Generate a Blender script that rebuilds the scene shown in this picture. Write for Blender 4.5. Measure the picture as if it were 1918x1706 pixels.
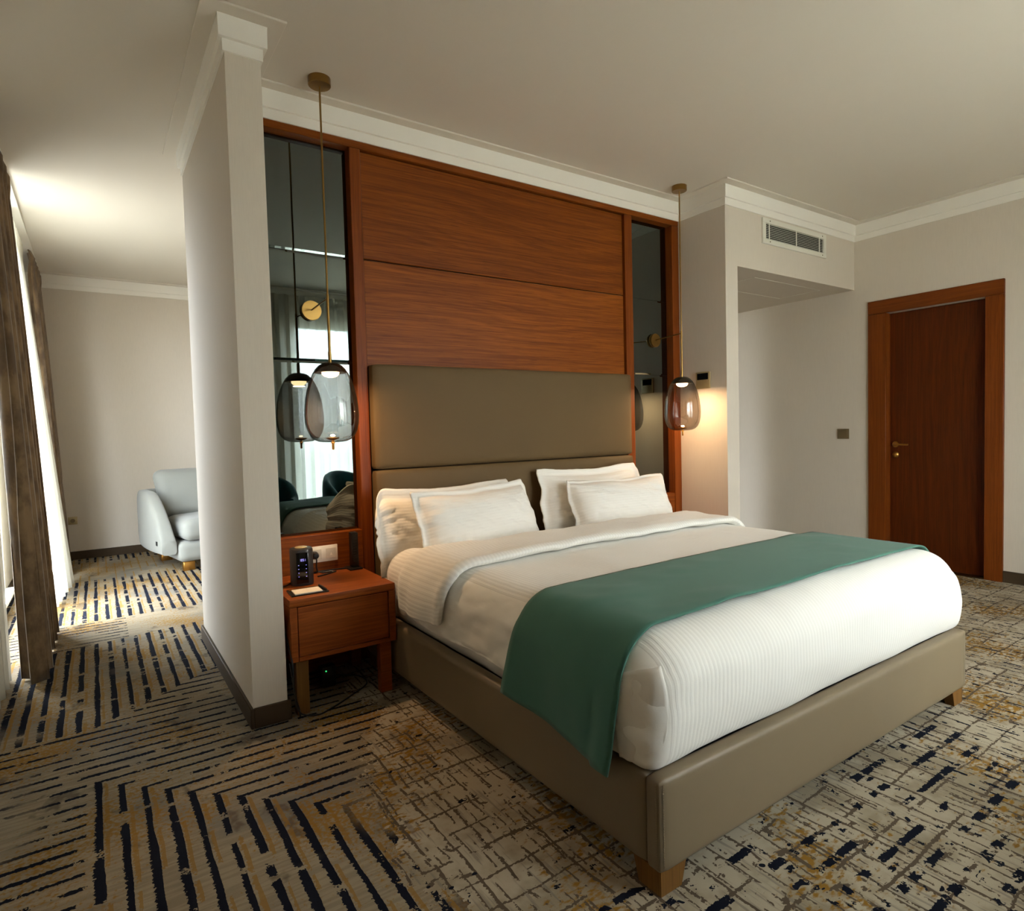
import bpy, bmesh, math, random
from mathutils import Vector, Matrix, noise as mn

for o in list(bpy.data.objects):
    bpy.data.objects.remove(o, do_unlink=True)
scene = bpy.context.scene
COL = scene.collection
PI = math.pi
random.seed(4)

# ------------------------------------------------------------------ camera
cam_d = bpy.data.cameras.new('camera')
cam = bpy.data.objects.new('camera', cam_d)
COL.objects.link(cam)
cam_d.sensor_fit = 'HORIZONTAL'
cam_d.sensor_width = 36.0
cam_d.lens = 1149.53 / 1918 * 36.0
cam_d.clip_start = 0.02
_R = Vector((0.82581014, -0.56334068, -0.02617047))
_U = Vector((0.04504337, 0.01963005, 0.99879215))
_F = Vector((0.56214652, 0.82599149, -0.04158546))
cam.matrix_world = Matrix(((_R.x, _U.x, -_F.x, 0.0), (_R.y, _U.y, -_F.y, -3.21309),
                           (_R.z, _U.z, -_F.z, 1.235), (0, 0, 0, 1)))
scene.camera = cam

# ------------------------------------------------------------------ world, daylight, exposure
world = bpy.data.worlds.new('overcast_sky')
scene.world = world
world.use_nodes = True
bg = world.node_tree.nodes['Background']
# plain overcast sky above the horizon, a darker ground below it
_wn, _wl = world.node_tree.nodes, world.node_tree.links
_tc = _wn.new('ShaderNodeTexCoord')
_sp = _wn.new('ShaderNodeSeparateXYZ')
_mr = _wn.new('ShaderNodeMapRange')
_mr.inputs[1].default_value, _mr.inputs[2].default_value = -0.03, 0.03
_mx = _wn.new('ShaderNodeMix')
_mx.data_type = 'RGBA'
_mx.inputs[6].default_value = (0.17, 0.17, 0.16, 1)
_mx.inputs[7].default_value = (0.905, 0.96, 1.05, 1)
_wl.new(_tc.outputs['Generated'], _sp.inputs[0])
_wl.new(_sp.outputs[2], _mr.inputs[0])
_wl.new(_mr.outputs[0], _mx.inputs[0])
_wl.new(_mx.outputs[2], bg.inputs[0])
bg.inputs[1].default_value = 46.0
scene.view_settings.view_transform = 'Standard'
scene.view_settings.look = 'None'
scene.view_settings.exposure = 0.0
scene.view_settings.gamma = 1.0
scene.view_settings.use_curve_mapping = False
try:
    scene.cycles.max_bounces = 14
    scene.cycles.diffuse_bounces = 8
    scene.cycles.glossy_bounces = 6
    scene.cycles.transparent_max_bounces = 24
except Exception:
    pass


def portal(name, loc, rot, sx, sy):
    """daylight portal in a window opening: guides the sky's light, gives none itself"""
    l = bpy.data.lights.new(name, 'AREA')
    l.shape = 'RECTANGLE'
    l.size, l.size_y = sx, sy
    l.cycles.is_portal = True
    o = bpy.data.objects.new(name, l)
    COL.objects.link(o)
    o.location = loc
    o.rotation_euler = rot
    return o


# room dimensions (metres)
XL, XR, YB, YF, H = -0.62, 5.586, -4.1, 4.64, 2.945
XC0, XC1, YC0, YC1 = 0.509, 0.649, -0.468, 0.95
XG0, XG1, YG, ZS = 3.789, 3.928, -0.421, 2.383
WL = (1.05, 2.96, 0.10, 2.78)              # left window y0 y1 z0 z1
WB = [(1.98, 3.42, 0.42, 2.56), (3.74, 4.50, 0.42, 2.56)]   # back windows x0 x1 z0 z1
portal('daylight_portal', (XL - 0.06, (WL[0] + WL[1]) / 2, (WL[2] + WL[3]) / 2), (0, -PI / 2, 0), WL[3] - WL[2], WL[1] - WL[0])
for w in WB:
    portal('daylight_portal', ((w[0] + w[1]) / 2, YB - 0.06, (w[2] + w[3]) / 2), (PI / 2, 0, 0), w[1] - w[0], w[3] - w[2])


# ------------------------------------------------------------------ node helpers
def lin(c):
    return tuple((v / 255 / 12.92 if v / 255 <= 0.04045 else ((v / 255 + 0.055) / 1.055) ** 2.4) for v in c) + (1.0,)


class X:
    """a socket with arithmetic"""
    nt = None

    def __init__(s, k):
        s.k = k

    @staticmethod
    def m(op, *a):
        n = X.nt.nodes.new('ShaderNodeMath')
        n.operation = op
        for i, v in enumerate(a):
            if isinstance(v, X):
                X.nt.links.new(v.k, n.inputs[i])
            else:
                n.inputs[i].default_value = v
        return X(n.outputs[0])

    def __add__(s, o): return X.m('ADD', s, o)
    def __radd__(s, o): return X.m('ADD', o, s)
    def __sub__(s, o): return X.m('SUBTRACT', s, o)
    def __rsub__(s, o): return X.m('SUBTRACT', o, s)
    def __mul__(s, o): return X.m('MULTIPLY', s, o)
    def __rmul__(s, o): return X.m('MULTIPLY', o, s)
    def __truediv__(s, o): return X.m('DIVIDE', s, o)


def fract(a): return X.m('FRACT', a)
def floor_(a): return X.m('FLOOR', a)
def absx(a): return X.m('ABSOLUTE', a)
def lt(a, b): return X.m('LESS_THAN', a, b)
def gt(a, b): return X.m('GREATER_THAN', a, b)
def mxx(a, b): return X.m('MAXIMUM', a, b)
def mnx(a, b): return X.m('MINIMUM', a, b)
def inv(a): return X.m('SUBTRACT', 1.0, a)


def smooth(a, e0, e1):
    n = X.nt.nodes.new('ShaderNodeMapRange')
    n.interpolation_type = 'SMOOTHSTEP'
    n.clamp = True
    X.nt.links.new(a.k, n.inputs[0])
    n.inputs[1].default_value = e0
    n.inputs[2].default_value = e1
    return X(n.outputs[0])


def comb(x, y, z=0.0):
    n = X.nt.nodes.new('ShaderNodeCombineXYZ')
    for i, v in enumerate((x, y, z)):
        if isinstance(v, X):
            X.nt.links.new(v.k, n.inputs[i])
        else:
            n.inputs[i].default_value = v
    return X(n.outputs[0])


def noise(v, scale=1.0, detail=2.0, rough=0.5):
    n = X.nt.nodes.new('ShaderNodeTexNoise')
    X.nt.links.new(v.k, n.inputs['Vector'])
    n.inputs['Scale'].default_value = scale
    n.inputs['Detail'].default_value = detail
    n.inputs['Roughness'].default_value = rough
    return X(n.outputs[0])


def mix(f, a, b):
    n = X.nt.nodes.new('ShaderNodeMix')
    n.data_type = 'RGBA'
    if isinstance(f, X):
        X.nt.links.new(f.k, n.inputs[0])
    else:
        n.inputs[0].default_value = f
    for s, v in ((n.inputs[6], a), (n.inputs[7], b)):
        if isinstance(v, X):
            X.nt.links.new(v.k, s)
        else:
            s.default_value = v
    return X(n.outputs[2])


def position():
    g = X.nt.nodes.new('ShaderNodeNewGeometry')
    s = X.nt.nodes.new('ShaderNodeSeparateXYZ')
    X.nt.links.new(g.outputs['Position'], s.inputs[0])
    return X(s.outputs[0]), X(s.outputs[1]), X(s.outputs[2])


def new_mat(name):
    m = bpy.data.materials.new(name)
    m.use_nodes = True
    X.nt = m.node_tree
    return m, m.node_tree.nodes['Principled BSDF']


def setin(b, **kw):
    names = dict(color='Base Color', rough='Roughness', metal='Metallic', spec='Specular IOR Level',
                 sheen='Sheen Weight', coat='Coat Weight', coat_rough='Coat Roughness', emit='Emission Strength',
                 emit_color='Emission Color', sheen_rough='Sheen Roughness')
    for k, v in kw.items():
        s = b.inputs[names[k]]
        if isinstance(v, X):
            X.nt.links.new(v.k, s)
        else:
            s.default_value = v


def bump(b, h, strength, dist=0.002):
    n = X.nt.nodes.new('ShaderNodeBump')
    n.inputs['Strength'].default_value = strength
    n.inputs['Distance'].default_value = dist
    X.nt.links.new(h.k, n.inputs['Height'])
    X.nt.links.new(n.outputs[0], b.inputs['Normal'])


def simple(name, rgb, rough=0.6, metal=0.0, **kw):
    m, b = new_mat(name)
    setin(b, color=lin(rgb), rough=rough, metal=metal, **kw)
    return m


def wall_mat(name, rgb, rgb2):
    m, b = new_mat(name)
    x, y, z = position()
    weave = noise(comb(x * 320, y * 320, z * 14), 1, 2)
    tone = noise(comb(x * 1.3, y * 1.3, z * 0.6), 1, 2)
    setin(b, color=mix(smooth(weave * 0.6 + tone * 0.4, 0.35, 0.65), lin(rgb), lin(rgb2)), rough=0.8, spec=0.25)
    bump(b, weave, 0.05, 0.0006)
    return m


def paint_mat(name, rgb, rough=0.7):
    m, b = new_mat(name)
    x, y, z = position()
    n = noise(comb(x, y, z), 60, 3)
    big = noise(comb(x, y, z), 0.8, 2)
    c = lin(rgb)
    d = tuple(v * 0.95 for v in c[:3]) + (1,)
    setin(b, color=mix(big, c, d), rough=rough, spec=0.3)
    bump(b, n, 0.05, 0.0006)
    return m


def wood_mat(name, dark, light, axis, rough=0.5, scale=1.0, ring=1.0, coat=0.04):
    """axis: 0 grain runs along x, 1 along y, 2 along z"""
    m, b = new_mat(name)
    x, y, z = position()
    c = [x, y, z]
    g = c[axis]
    u, v = [c[i] for i in range(3) if i != axis]
    wav = noise(comb(g * 0.40, u * 1.5, v * 1.5), 1.2 * scale, 2)
    cath = (u + v) * 12.0 * scale + wav * 5.0 * ring
    rings = noise(comb(cath, g * 0.30, 0.0), 2.6, 3, 0.6)
    fine = noise(comb(g * 2.2, u * 150, v * 150), 1.0, 3, 0.6)
    pores = noise(comb(g * 9.0, u * 420, v * 420), 1.0, 1)
    f = smooth(rings * 0.5 + fine * 0.6, 0.34, 0.76)
    col = mix(f, lin(dark), lin(light))
    dk = tuple(k * 0.55 for k in lin(dark)[:3]) + (1,)
    col = mix(smooth(pores, 0.60, 0.72) * 0.55, col, dk)
    setin(b, color=col, rough=rough, spec=0.14, coat=coat, coat_rough=0.3)
    bump(b, fine, 0.10, 0.0008)
    return m


def leather_mat(name, rgb, rough=0.42):
    m, b = new_mat(name)
    x, y, z = position()
    n = noise(comb(x, y, z), 260, 3)
    t = noise(comb(x, y, z), 3, 2)
    c = lin(rgb)
    d = tuple(v * 0.86 for v in c[:3]) + (1,)
    setin(b, color=mix(t, c, d), rough=rough, spec=0.35 if rough < 0.5 else 0.15)
    bump(b, n, 0.10, 0.0008)
    return m


def cloth_mat(name, rgb, stripes=False, weave=500, rough=0.9, sheen=0.25, var=0.94, stripe_amt=1.0):
    m, b = new_mat(name)
    x, y, z = position()
    t = noise(comb(x, y, z), 2.2, 3)
    w = noise(comb(x, y, z), weave, 2)
    c = lin(rgb)
    d = tuple(v * var for v in c[:3]) + (1,)
    col = mix(t, c, d)
    h = w * 0.35 + noise(comb(x, y, z), 26, 3) * 0.6
    if stripes:
        at = X.nt.nodes.new('ShaderNodeAttribute')
        at.attribute_name = 'stripe'
        s = absx(fract(X(at.outputs['Fac']) / 0.0172) - 0.5) * 2.0
        st = smooth(s, 0.30, 0.62)
        e = tuple(v * (1 - 0.11 * stripe_amt) for v in c[:3]) + (1,)
        col = mix(st, col, mix(0.35, e, d))
        h = h + st * 0.9
        setin(b, rough=mix(st, (0.55,) * 3 + (1,), (0.95,) * 3 + (1,)))
    else:
        setin(b, rough=rough)
    setin(b, color=col, sheen=sheen, spec=0.2)
    bump(b, h, 0.35 if stripes else 0.28, 0.0016)
    return m


def velvet_mat(name, a, c2, sc=7):
    m, b = new_mat(name)
    x, y, z = position()
    t = noise(comb(x * 1.2, y, z * 0.7), sc, 4, 0.65)
    w = noise(comb(x, y, z), 300, 2)
    setin(b, color=mix(smooth(t, 0.36, 0.64), lin(a), lin(c2)), rough=0.75, sheen=0.25, spec=0.2)
    bump(b, t * 0.7 + w * 0.3, 0.3, 0.002)
    return m


def sheer_mat(name):
    m = bpy.data.materials.new(name)
    m.use_nodes = True
    nt = m.node_tree
    X.nt = nt
    nt.nodes.clear()
    out = nt.nodes.new('ShaderNodeOutputMaterial')
    tr = nt.nodes.new('ShaderNodeBsdfTransparent')
    tl = nt.nodes.new('ShaderNodeBsdfTranslucent')
    df = nt.nodes.new('ShaderNodeBsdfDiffuse')
    x, y, z = position()
    w = noise(comb(x * 400, y * 400, z * 60), 1, 1)
    col = mix(w, lin((238, 236, 226)), lin((222, 219, 207)))
    for n in (tl, df):
        nt.links.new(col.k, n.inputs[0])
    m1 = nt.nodes.new('ShaderNodeMixShader')
    m1.inputs[0].default_value = 0.3
    nt.links.new(tl.outputs[0], m1.inputs[1])
    nt.links.new(df.outputs[0], m1.inputs[2])
    m2 = nt.nodes.new('ShaderNodeMixShader')
    m2.inputs[0].default_value = 0.62
    nt.links.new(tr.outputs[0], m2.inputs[1])
    nt.links.new(m1.outputs[0], m2.inputs[2])
    nt.links.new(m2.outputs[0], out.inputs[0])
    return m


def thin_glass(name, tint, f0, rough=0.0):
    """one wall of glass: tinted see-through with a Fresnel reflection"""
    m = bpy.data.materials.new(name)
    m.use_nodes = True
    nt = m.node_tree
    nt.nodes.clear()
    out = nt.nodes.new('ShaderNodeOutputMaterial')
    tr = nt.nodes.new('ShaderNodeBsdfTransparent')
    gl = nt.nodes.new('ShaderNodeBsdfGlossy')
    gl.inputs['Roughness'].default_value = rough
    lw = nt.nodes.new('ShaderNodeLayerWeight')
    lw.inputs[0].default_value = 0.5
    X.nt = nt
    deep = tuple(t * t * 0.75 for t in tint) if f0 > 0.05 else tint
    tc = mix(X.m('POWER', X(lw.outputs['Facing']), 2.0), tuple(tint) + (1,), tuple(deep) + (1,))
    nt.links.new(tc.k, tr.inputs[0])
    fac = X.m('POWER', X(lw.outputs['Facing']), 3.5) * (1.0 - f0) * 0.7 + f0
    mxs = nt.nodes.new('ShaderNodeMixShader')
    nt.links.new(fac.k, mxs.inputs[0])
    nt.links.new(tr.outputs[0], mxs.inputs[1])
    nt.links.new(gl.outputs[0], mxs.inputs[2])
    nt.links.new(mxs.outputs[0], out.inputs[0])
    return m


def carpet_mat():
    m, b = new_mat('patterned_carpet')
    x, y, z = position()
    P = comb(x, y, 0.0)
    jit = noise(P, 95, 2) - 0.5
    jit2 = noise(comb(x + 7.3, y + 3.1, 0.0), 95, 2) - 0.5
    wob = noise(P, 6, 2) - 0.5
    xs = x + jit * 0.014 + wob * 0.010
    ys = y + jit2 * 0.014 + (noise(comb(x + 11.0, y, 0.0), 6, 2) - 0.5) * 0.010

    def stripes(c, along, per, off, w0, w1, thr, freq, seed):
        ph = (c + off) / per + 0.5
        idx = floor_(ph)
        d = absx(fract(ph) - 0.5) * per
        wn = noise(comb(idx * 7.31 + seed, along * 2.2, 0.0), 1, 1)
        w = wn * (w1 - w0) * 1.6 + (w0 - (w1 - w0) * 0.3)
        br = noise(comb(idx * 13.7 + seed * 3.0, (along + jit * 0.05) * freq, 2.0), 1, 3, 0.7) + jit2 * 0.10
        return lt(d, w + jit * 0.010) * gt(br, thr)

    # --- left part: stripes that meet in mitred corners
    sy = stripes(xs, y, 0.0675, 0.040, 0.006, 0.0160, 0.42, 6.5, 1.0)       # run along y
    sx = stripes(ys, x, 0.0675, 0.560, 0.0045, 0.0115, 0.43, 8.0, 4.0)       # run along x
    e = jit * 0.03
    diag = lt(x + y + e, -0.60)
    leftx = lt(x + e, -0.075)
    a_near = diag * inv(leftx)
    bnd = mxx(x + 0.05, 0.0) * 0.85 - 0.05
    up = gt(y + e, bnd)
    band1 = gt(y + e, 1.28 + (x * 0.2)) * lt(y + e, 1.85) 
    band2 = gt(y, 3.35) * lt(y, 4.32)
    isY = mxx(a_near, up * inv(band1))
    fade = inv(band2) * inv(band1 * gt(x, 0.13))
    worn = smooth(noise(comb(x + 3.0, y - 1.7, 0.0), 1.7, 3), 0.30, 0.42)
    navy_l = mxx(inv(isY) * sx, isY * sy) * fade * mxx(worn, 0.0)

    # --- right part: cracked blocks, blots and dashes
    wx = x + (noise(P, 4.5, 3) - 0.5) * 0.045 + jit * 0.012
    wy = y + (noise(comb(x + 5.0, y + 9.0, 0.0), 4.5, 3) - 0.5) * 0.045 + jit2 * 0.012
    cr1 = stripes(wx, y, 0.085, 0.02, 0.0022, 0.0065, 0.44, 5.0, 2.0)
    cr2 = stripes(wy, x, 0.110, 0.03, 0.0022, 0.0065, 0.46, 5.0, 6.0)
    cr3 = stripes(wx, y, 0.031, 0.01, 0.0015, 0.0045, 0.52, 9.0, 9.0)
    blot = gt(noise(comb(x * 9.0, y * 17.0, 0.0), 1, 4, 0.65), 0.635)
    brown = mxx(mxx(cr1, cr2), mxx(blot, cr3))
    dash = stripes(ys, x, 0.082, 0.018, 0.006, 0.0165, 0.50, 7.5, 3.0)
    dzone = lt(y + (noise(P, 2.0, 2) - 0.5) * 0.5, -2.05) * lt(x, 2.75) * gt(noise(comb(x + 31.0, y, 0.0), 3.5, 3, 0.6), 0.45)
    dash2 = stripes(xs, y, 0.052, 0.0, 0.003, 0.0085, 0.53, 11.0, 8.0)
    dzone2 = gt(x + (noise(P, 1.5, 2) - 0.5) * 0.5, 2.45) * gt(noise(comb(x, y + 20.0, 0.0), 1.8, 2), 0.40)
    spots = gt(noise(comb(x * 21.0, y * 27.0, 1.0), 1, 1), 0.735)
    spots2 = stripes(ys, x, 0.082, 0.05, 0.005, 0.010, 0.60, 14.0, 12.0) * gt(x, 0.95)
    navy_r = mxx(mxx(dash * dzone, dash2 * dzone2), mxx(spots, spots2 * lt(x, 2.4)))

    edge = 0.70 + smooth(y, -1.3, -0.55) * 0.28
    zr = gt(x + (noise(P, 4.0, 5, 0.75) - 0.5) * 0.55 + jit * 0.12, edge)

    # --- grounds
    streak = noise(comb(x * 5.0, y * 70.0, 0.0), 1, 3)
    streak2 = noise(comb(x * 70.0, y * 5.0, 3.0), 1, 3)
    taupe, beige, gold, grey = lin((138, 126, 106)), lin((178, 166, 145)), lin((142, 106, 42)), lin((118, 113, 105))
    gcol = mix(smooth(streak, 0.40, 0.60), taupe, lin((152, 140, 118)))
    gcol = mix(smooth(noise(P, 2.3, 3), 0.46, 0.66) * 0.85, gcol, grey)
    gn = noise(comb(x * 1.0 + 2.0, y * 1.0, 0.0), 1.9, 3) * 0.55 + noise(comb(x, y, 5.0), 75, 3) * 0.55
    gcol = mix(smooth(gn, 0.545, 0.67) * 0.9, gcol, gold)
    blotch = smooth(noise(comb(x + 17.0, y * 0.8, 0.0), 5.0, 4, 0.65), 0.58, 0.66)
    gcol = mix(blotch * 0.7, gcol, lin((88, 76, 62)))
    # gold hairlines beside the dark stripes
    halo = stripes(xs, y, 0.0675, 0.018, 0.003, 0.009, 0.47, 3.0, 21.0)
    gcol = mix(halo * isY * 0.75, gcol, gold)
    rcol = mix(smooth(noise(P, 3.2, 4, 0.7), 0.44, 0.60), beige, lin((150, 138, 116)))
    rg = noise(comb(x * 1.0 + 4.4, y * 1.0 + 1.0, 0.0), 2.1, 3) * 0.6 + noise(comb(x * 30, y * 60, 5.0), 1, 3) * 0.5
    rcol = mix(smooth(rg, 0.575, 0.66), rcol, gold)
    rcol = mix(smooth(streak2, 0.56, 0.66) * 0.55, rcol, grey)
    rcol = mix(brown, rcol, lin((92, 80, 66)))
    navy = lin((17, 22, 35))
    col = mix(zr, mix(navy_l, gcol, navy), mix(navy_r, rcol, navy))
    pile = noise(P, 900, 2)
    col = mix(smooth(pile, 0.3, 0.75) * 0.14, col, lin((60, 52, 44)))
    setin(b, color=col, rough=0.97, spec=0.06)
    bump(b, pile + noise(P, 220, 2) * 0.6, 0.55, 0.004)
    return m


M = {}
M['carpet'] = carpet_mat()
M['wall'] = wall_mat('beige_wallpaper', (212, 202, 188), (208, 198, 184))
M['white'] = paint_mat('white_paint', (240, 236, 227))
M['ceiling'] = paint_mat('ceiling_paint', (222, 214, 201), 0.85)
M['base'] = simple('brown_skirting', (68, 54, 38), 0.6, spec=0.2)
M['wood_x'] = wood_mat('oak_grain_across', (94, 42, 5), (132, 68, 13), 0)
M['wood_low'] = wood_mat('oak_bounce_tinted', (103, 48, 8), (144, 77, 18), 0)  # lower board: light bounced up from the bed is put into the oak colour
M['wood_z'] = wood_mat('oak_grain_upright', (98, 43, 7), (126, 62, 13), 2)
M['wood_ns'] = wood_mat('nightstand_wood', (116, 55, 18), (148, 78, 30), 0)
M['door'] = wood_mat('door_veneer', (66, 26, 5), (92, 40, 9), 2, 0.4)
M['casing'] = wood_mat('door_casing_wood', (98, 45, 11), (122, 61, 18), 2, 0.4)
M['casing_y'] = wood_mat('door_casing_head_wood', (98, 45, 11), (122, 61, 18), 1, 0.4)
M['leather'] = leather_mat('taupe_leather', (124, 109, 86))
M['leather_hb'] = leather_mat('taupe_headboard_leather', (100, 81, 54), 0.62)
M['stitch'] = simple('stitching_thread', (136, 120, 94), 0.8)
M['gold'] = simple('brushed_gold', (182, 134, 66), 0.32, 0.9)
M['brass'] = simple('brushed_brass', (150, 118, 64), 0.30, 1.0)
M['dark_brass'] = simple('dark_bronze', (96, 76, 48), 0.35, 1.0)
M['gold_wood'] = wood_mat('gilded_wood_leg', (100, 68, 32), (122, 86, 42), 2)
M['linen'] = cloth_mat('white_satin_stripe', (236, 233, 226), True)
M['linen_soft'] = cloth_mat('white_satin_stripe_pillow', (238, 235, 228), True, stripe_amt=0.22)
M['sheet'] = cloth_mat('plain_white_sheet', (232, 228, 220))
M['runner'] = cloth_mat('green_runner_weave', (70, 114, 99), False, 700, var=0.86, sheen=0.12)
M['mirror'] = simple('smoked_mirror', (108, 117, 116), 0.015, 1.0)
M['drape'] = velvet_mat('brown_drape_velvet', (90, 70, 47), (130, 106, 75))
M['sheer'] = sheer_mat('white_sheer_voile')
M['curt_white'] = cloth_mat('white_curtain_lining', (226, 223, 212), rough=0.9)
M['grey_fabric'] = cloth_mat('grey_woven_upholstery', (138, 139, 133), False, 420, var=0.88)
M['teal'] = velvet_mat('teal_velvet', (18, 70, 74), (28, 92, 96), 4)
M['black'] = simple('black_plastic', (20, 19, 19), 0.35)
M['matt_black'] = simple('matt_black', (14, 13, 13), 0.7)
M['socket'] = simple('white_socket_plastic', (232, 224, 208), 0.4)
M['socket_in'] = simple('socket_insert_plastic', (206, 196, 178), 0.5)
M['plate'] = simple('bronze_switch_plate', (120, 104, 74), 0.4, 0.5)
M['thermo'] = simple('champagne_plate', (176, 158, 116), 0.4, 0.3)
M['screen'] = simple('black_glass_screen', (10, 11, 12), 0.08)
M['paper'] = simple('white_paper', (236, 226, 208), 0.8)
M['vent'] = simple('white_grille_paint', (222, 219, 206), 0.5)
M['vent_dark'] = simple('duct_dark', (52, 48, 40), 0.9)
M['glass_win'] = thin_glass('window_glass', (0.95, 0.97, 0.97), 0.03)
M['smoke'] = thin_glass('smoked_pendant_glass', (0.56, 0.54, 0.525), 0.10)
M['frame_white'] = simple('window_frame_white', (225, 225, 220), 0.5)


def emis(name, rgb, strength):
    m, b = new_mat(name)
    setin(b, color=(0.8, 0.8, 0.8, 1), emit_color=lin(rgb), emit=strength)
    return m


M['led'] = emis('warm_led_diffuser', (255, 214, 160), 14.0)
M['digits'] = emis('blue_led_digits', (120, 110, 255), 0.9)
M['green_led'] = emis('green_led', (40, 255, 130), 1.0)

# ------------------------------------------------------------------ mesh helpers
ORG = {}


def obj(name, bm, mat, parent=None, sharp=38, smooth_all=True):
    """link bm (world coordinates) as one mesh object; under a thing it becomes local to the thing's base"""
    if parent is not None:
        bmesh.ops.translate(bm, verts=bm.verts, vec=-ORG[parent.name])
    bmesh.ops.recalc_face_normals(bm, faces=bm.faces)
    if smooth_all:
        for f in bm.faces:
            f.smooth = True
        a = math.radians(sharp)
        for ed in bm.edges:
            if len(ed.link_faces) == 2 and ed.calc_face_angle(0) > a:
                ed.smooth = False
    me = bpy.data.meshes.new(name)
    bm.to_mesh(me)
    bm.free()
    me.materials.append(M[mat] if isinstance(mat, str) else mat)
    o = bpy.data.objects.new(name, me)
    COL.objects.link(o)
    if parent is not None:
        o.parent = parent
        ORG[o.name] = ORG[parent.name]
    else:
        ORG[o.name] = Vector((0, 0, 0))
    return o


def tag(o, label, cat, group=None):
    o['label'] = label
    o['category'] = cat
    if group:
        o['group'] = group
    return o


def thing(name, label, cat, loc=(0, 0, 0), group=None):
    o = bpy.data.objects.new(name, None)
    COL.objects.link(o)
    o.location = loc
    o.empty_display_size = 0.1
    ORG[o.name] = Vector(loc)
    return tag(o, label, cat, group)


def struct(name, bm, mat, label=None, **k):
    o = obj(name, bm, mat, **k)
    o['kind'] = 'structure'
    if label:
        o['label'] = label
    return o


def B():
    return bmesh.new()


def box(bm, x0, x1, y0, y1, z0, z1, bev=0.0, seg=2, mat=None):
    t = bmesh.new()
    bmesh.ops.create_cube(t, size=1.0)
    for v in t.verts:
        v.co = Vector((x0 + (v.co.x + .5) * (x1 - x0), y0 + (v.co.y + .5) * (y1 - y0), z0 + (v.co.z + .5) * (z1 - z0)))
    if bev > 0:
        bmesh.ops.bevel(t, geom=list(t.edges), offset=bev, segments=seg, affect='EDGES', profile=0.5)
    if mat is not None:
        bmesh.ops.transform(t, matrix=mat, verts=t.verts)
    me = bpy.data.meshes.new('t')
    t.to_mesh(me)
    t.free()
    bm.from_mesh(me)
    bpy.data.meshes.remove(me)
    return bm


def nbox(*a, **k):
    return box(B(), *a, **k)


def tube(bm, pts, r, n=8, caps=True):
    pts = [Vector(p) for p in pts]
    rings = []
    prev = None
    for i, p in enumerate(pts):
        d = (pts[min(i + 1, len(pts) - 1)] - pts[max(i - 1, 0)]).normalized()
        if prev is None:
            a = d.orthogonal().normalized()
        else:
            a = (prev - d * prev.dot(d)).normalized()
        prev = a
        c = d.cross(a)
        rr = r[i] if isinstance(r, (list, tuple)) else r
        rings.append([bm.verts.new(p + (a * math.cos(2 * PI * k / n) + c * math.sin(2 * PI * k / n)) * rr) for k in range(n)])
    for i in range(len(rings) - 1):
        for k in range(n):
            bm.faces.new((rings[i][k], rings[i][(k + 1) % n], rings[i + 1][(k + 1) % n], rings[i + 1][k]))
    if caps:
        bm.faces.new(rings[0])
        bm.faces.new(rings[-1])
    return bm


def lathe(bm, prof, cx, cy, n=40, axis='z', cz=0.0):
    """prof: (r, h) pairs; axis z about (cx,cy), or y about (cx, cz) with h = y"""
    rings = []
    for r, h in prof:
        if r < 1e-6:
            p = (cx, cy, h) if axis == 'z' else (cx, h, cz)
            rings.append([bm.verts.new(p)])
            continue
        ring = []
        for k in range(n):
            a = 2 * PI * k / n
            if axis == 'z':
                ring.append(bm.verts.new((cx + r * math.cos(a), cy + r * math.sin(a), h)))
            else:
                ring.append(bm.verts.new((cx + r * math.cos(a), h, cz + r * math.sin(a))))
        rings.append(ring)
    for a, b in zip(rings, rings[1:]):
        for k in range(n):
            k2 = (k + 1) % n
            if len(a) == 1 and len(b) == 1:
                continue
            if len(a) == 1:
                bm.faces.new((a[0], b[k], b[k2]))
            elif len(b) == 1:
                bm.faces.new((a[k], a[k2], b[0]))
            else:
                bm.faces.new((a[k], a[k2], b[k2], b[k]))
    return bm


def grid(bm, f, nu, nv, closed_u=False):
    g = [[bm.verts.new(f(i / nu, j / nv)) for j in range(nv + 1)] for i in range(nu if closed_u else nu + 1)]
    for i in range(nu):
        for j in range(nv):
            a, b = g[i], g[(i + 1) % len(g)]
            bm.faces.new((a[j], b[j], b[j + 1], a[j + 1]))
    return g


def solidify(o, t, off=0.0):
    m = o.modifiers.new('thickness', 'SOLIDIFY')
    m.thickness = t
    m.offset = off
    return o


def rbox(h, r0, n, rb=None):
    """rounded box of half extents h centred at 0, evenly gridded, as a bmesh (welded)"""
    bm = B()
    hx, hy, hz = h
    for ax in range(3):
        for s in (-1, 1):
            o = [i for i in range(3) if i != ax]
            ns = [n[o[0]], n[o[1]]]

            def f(u, v):
                p = [0, 0, 0]
                p[ax] = s * h[ax]
                p[o[0]] = (u * 2 - 1) * h[o[0]]
                p[o[1]] = (v * 2 - 1) * h[o[1]]
                r = r0 if rb is None else rb + (r0 - rb) * max(0, min(1, (p[2] / hz + 1) / 1.6)) ** 1.2
                q = Vector((max(-hx + r, min(hx - r, p[0])), max(-hy + r, min(hy - r, p[1])), max(-hz + r, min(hz - r, p[2]))))
                d = Vector(p) - q
                return q + (d.normalized() * r if d.length > 1e-9 else d)
            grid(bm, f, ns[0], ns[1])
    bmesh.ops.remove_doubles(bm, verts=bm.verts, dist=1e-5)
    return bm


# ------------------------------------------------------------------ room shell
WT = 0.14
struct('floor', nbox(XL - WT, XR + WT, YB - WT, YF + WT, -0.12, 0.0), 'carpet')
struct('ceiling', nbox(XL - WT, XR + WT, YB - WT, YF + WT, H, H + 0.12), 'ceiling')
struct('wall_far', nbox(XL - WT, XR + WT, YF, YF + WT, 0, H), 'wall')
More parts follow.
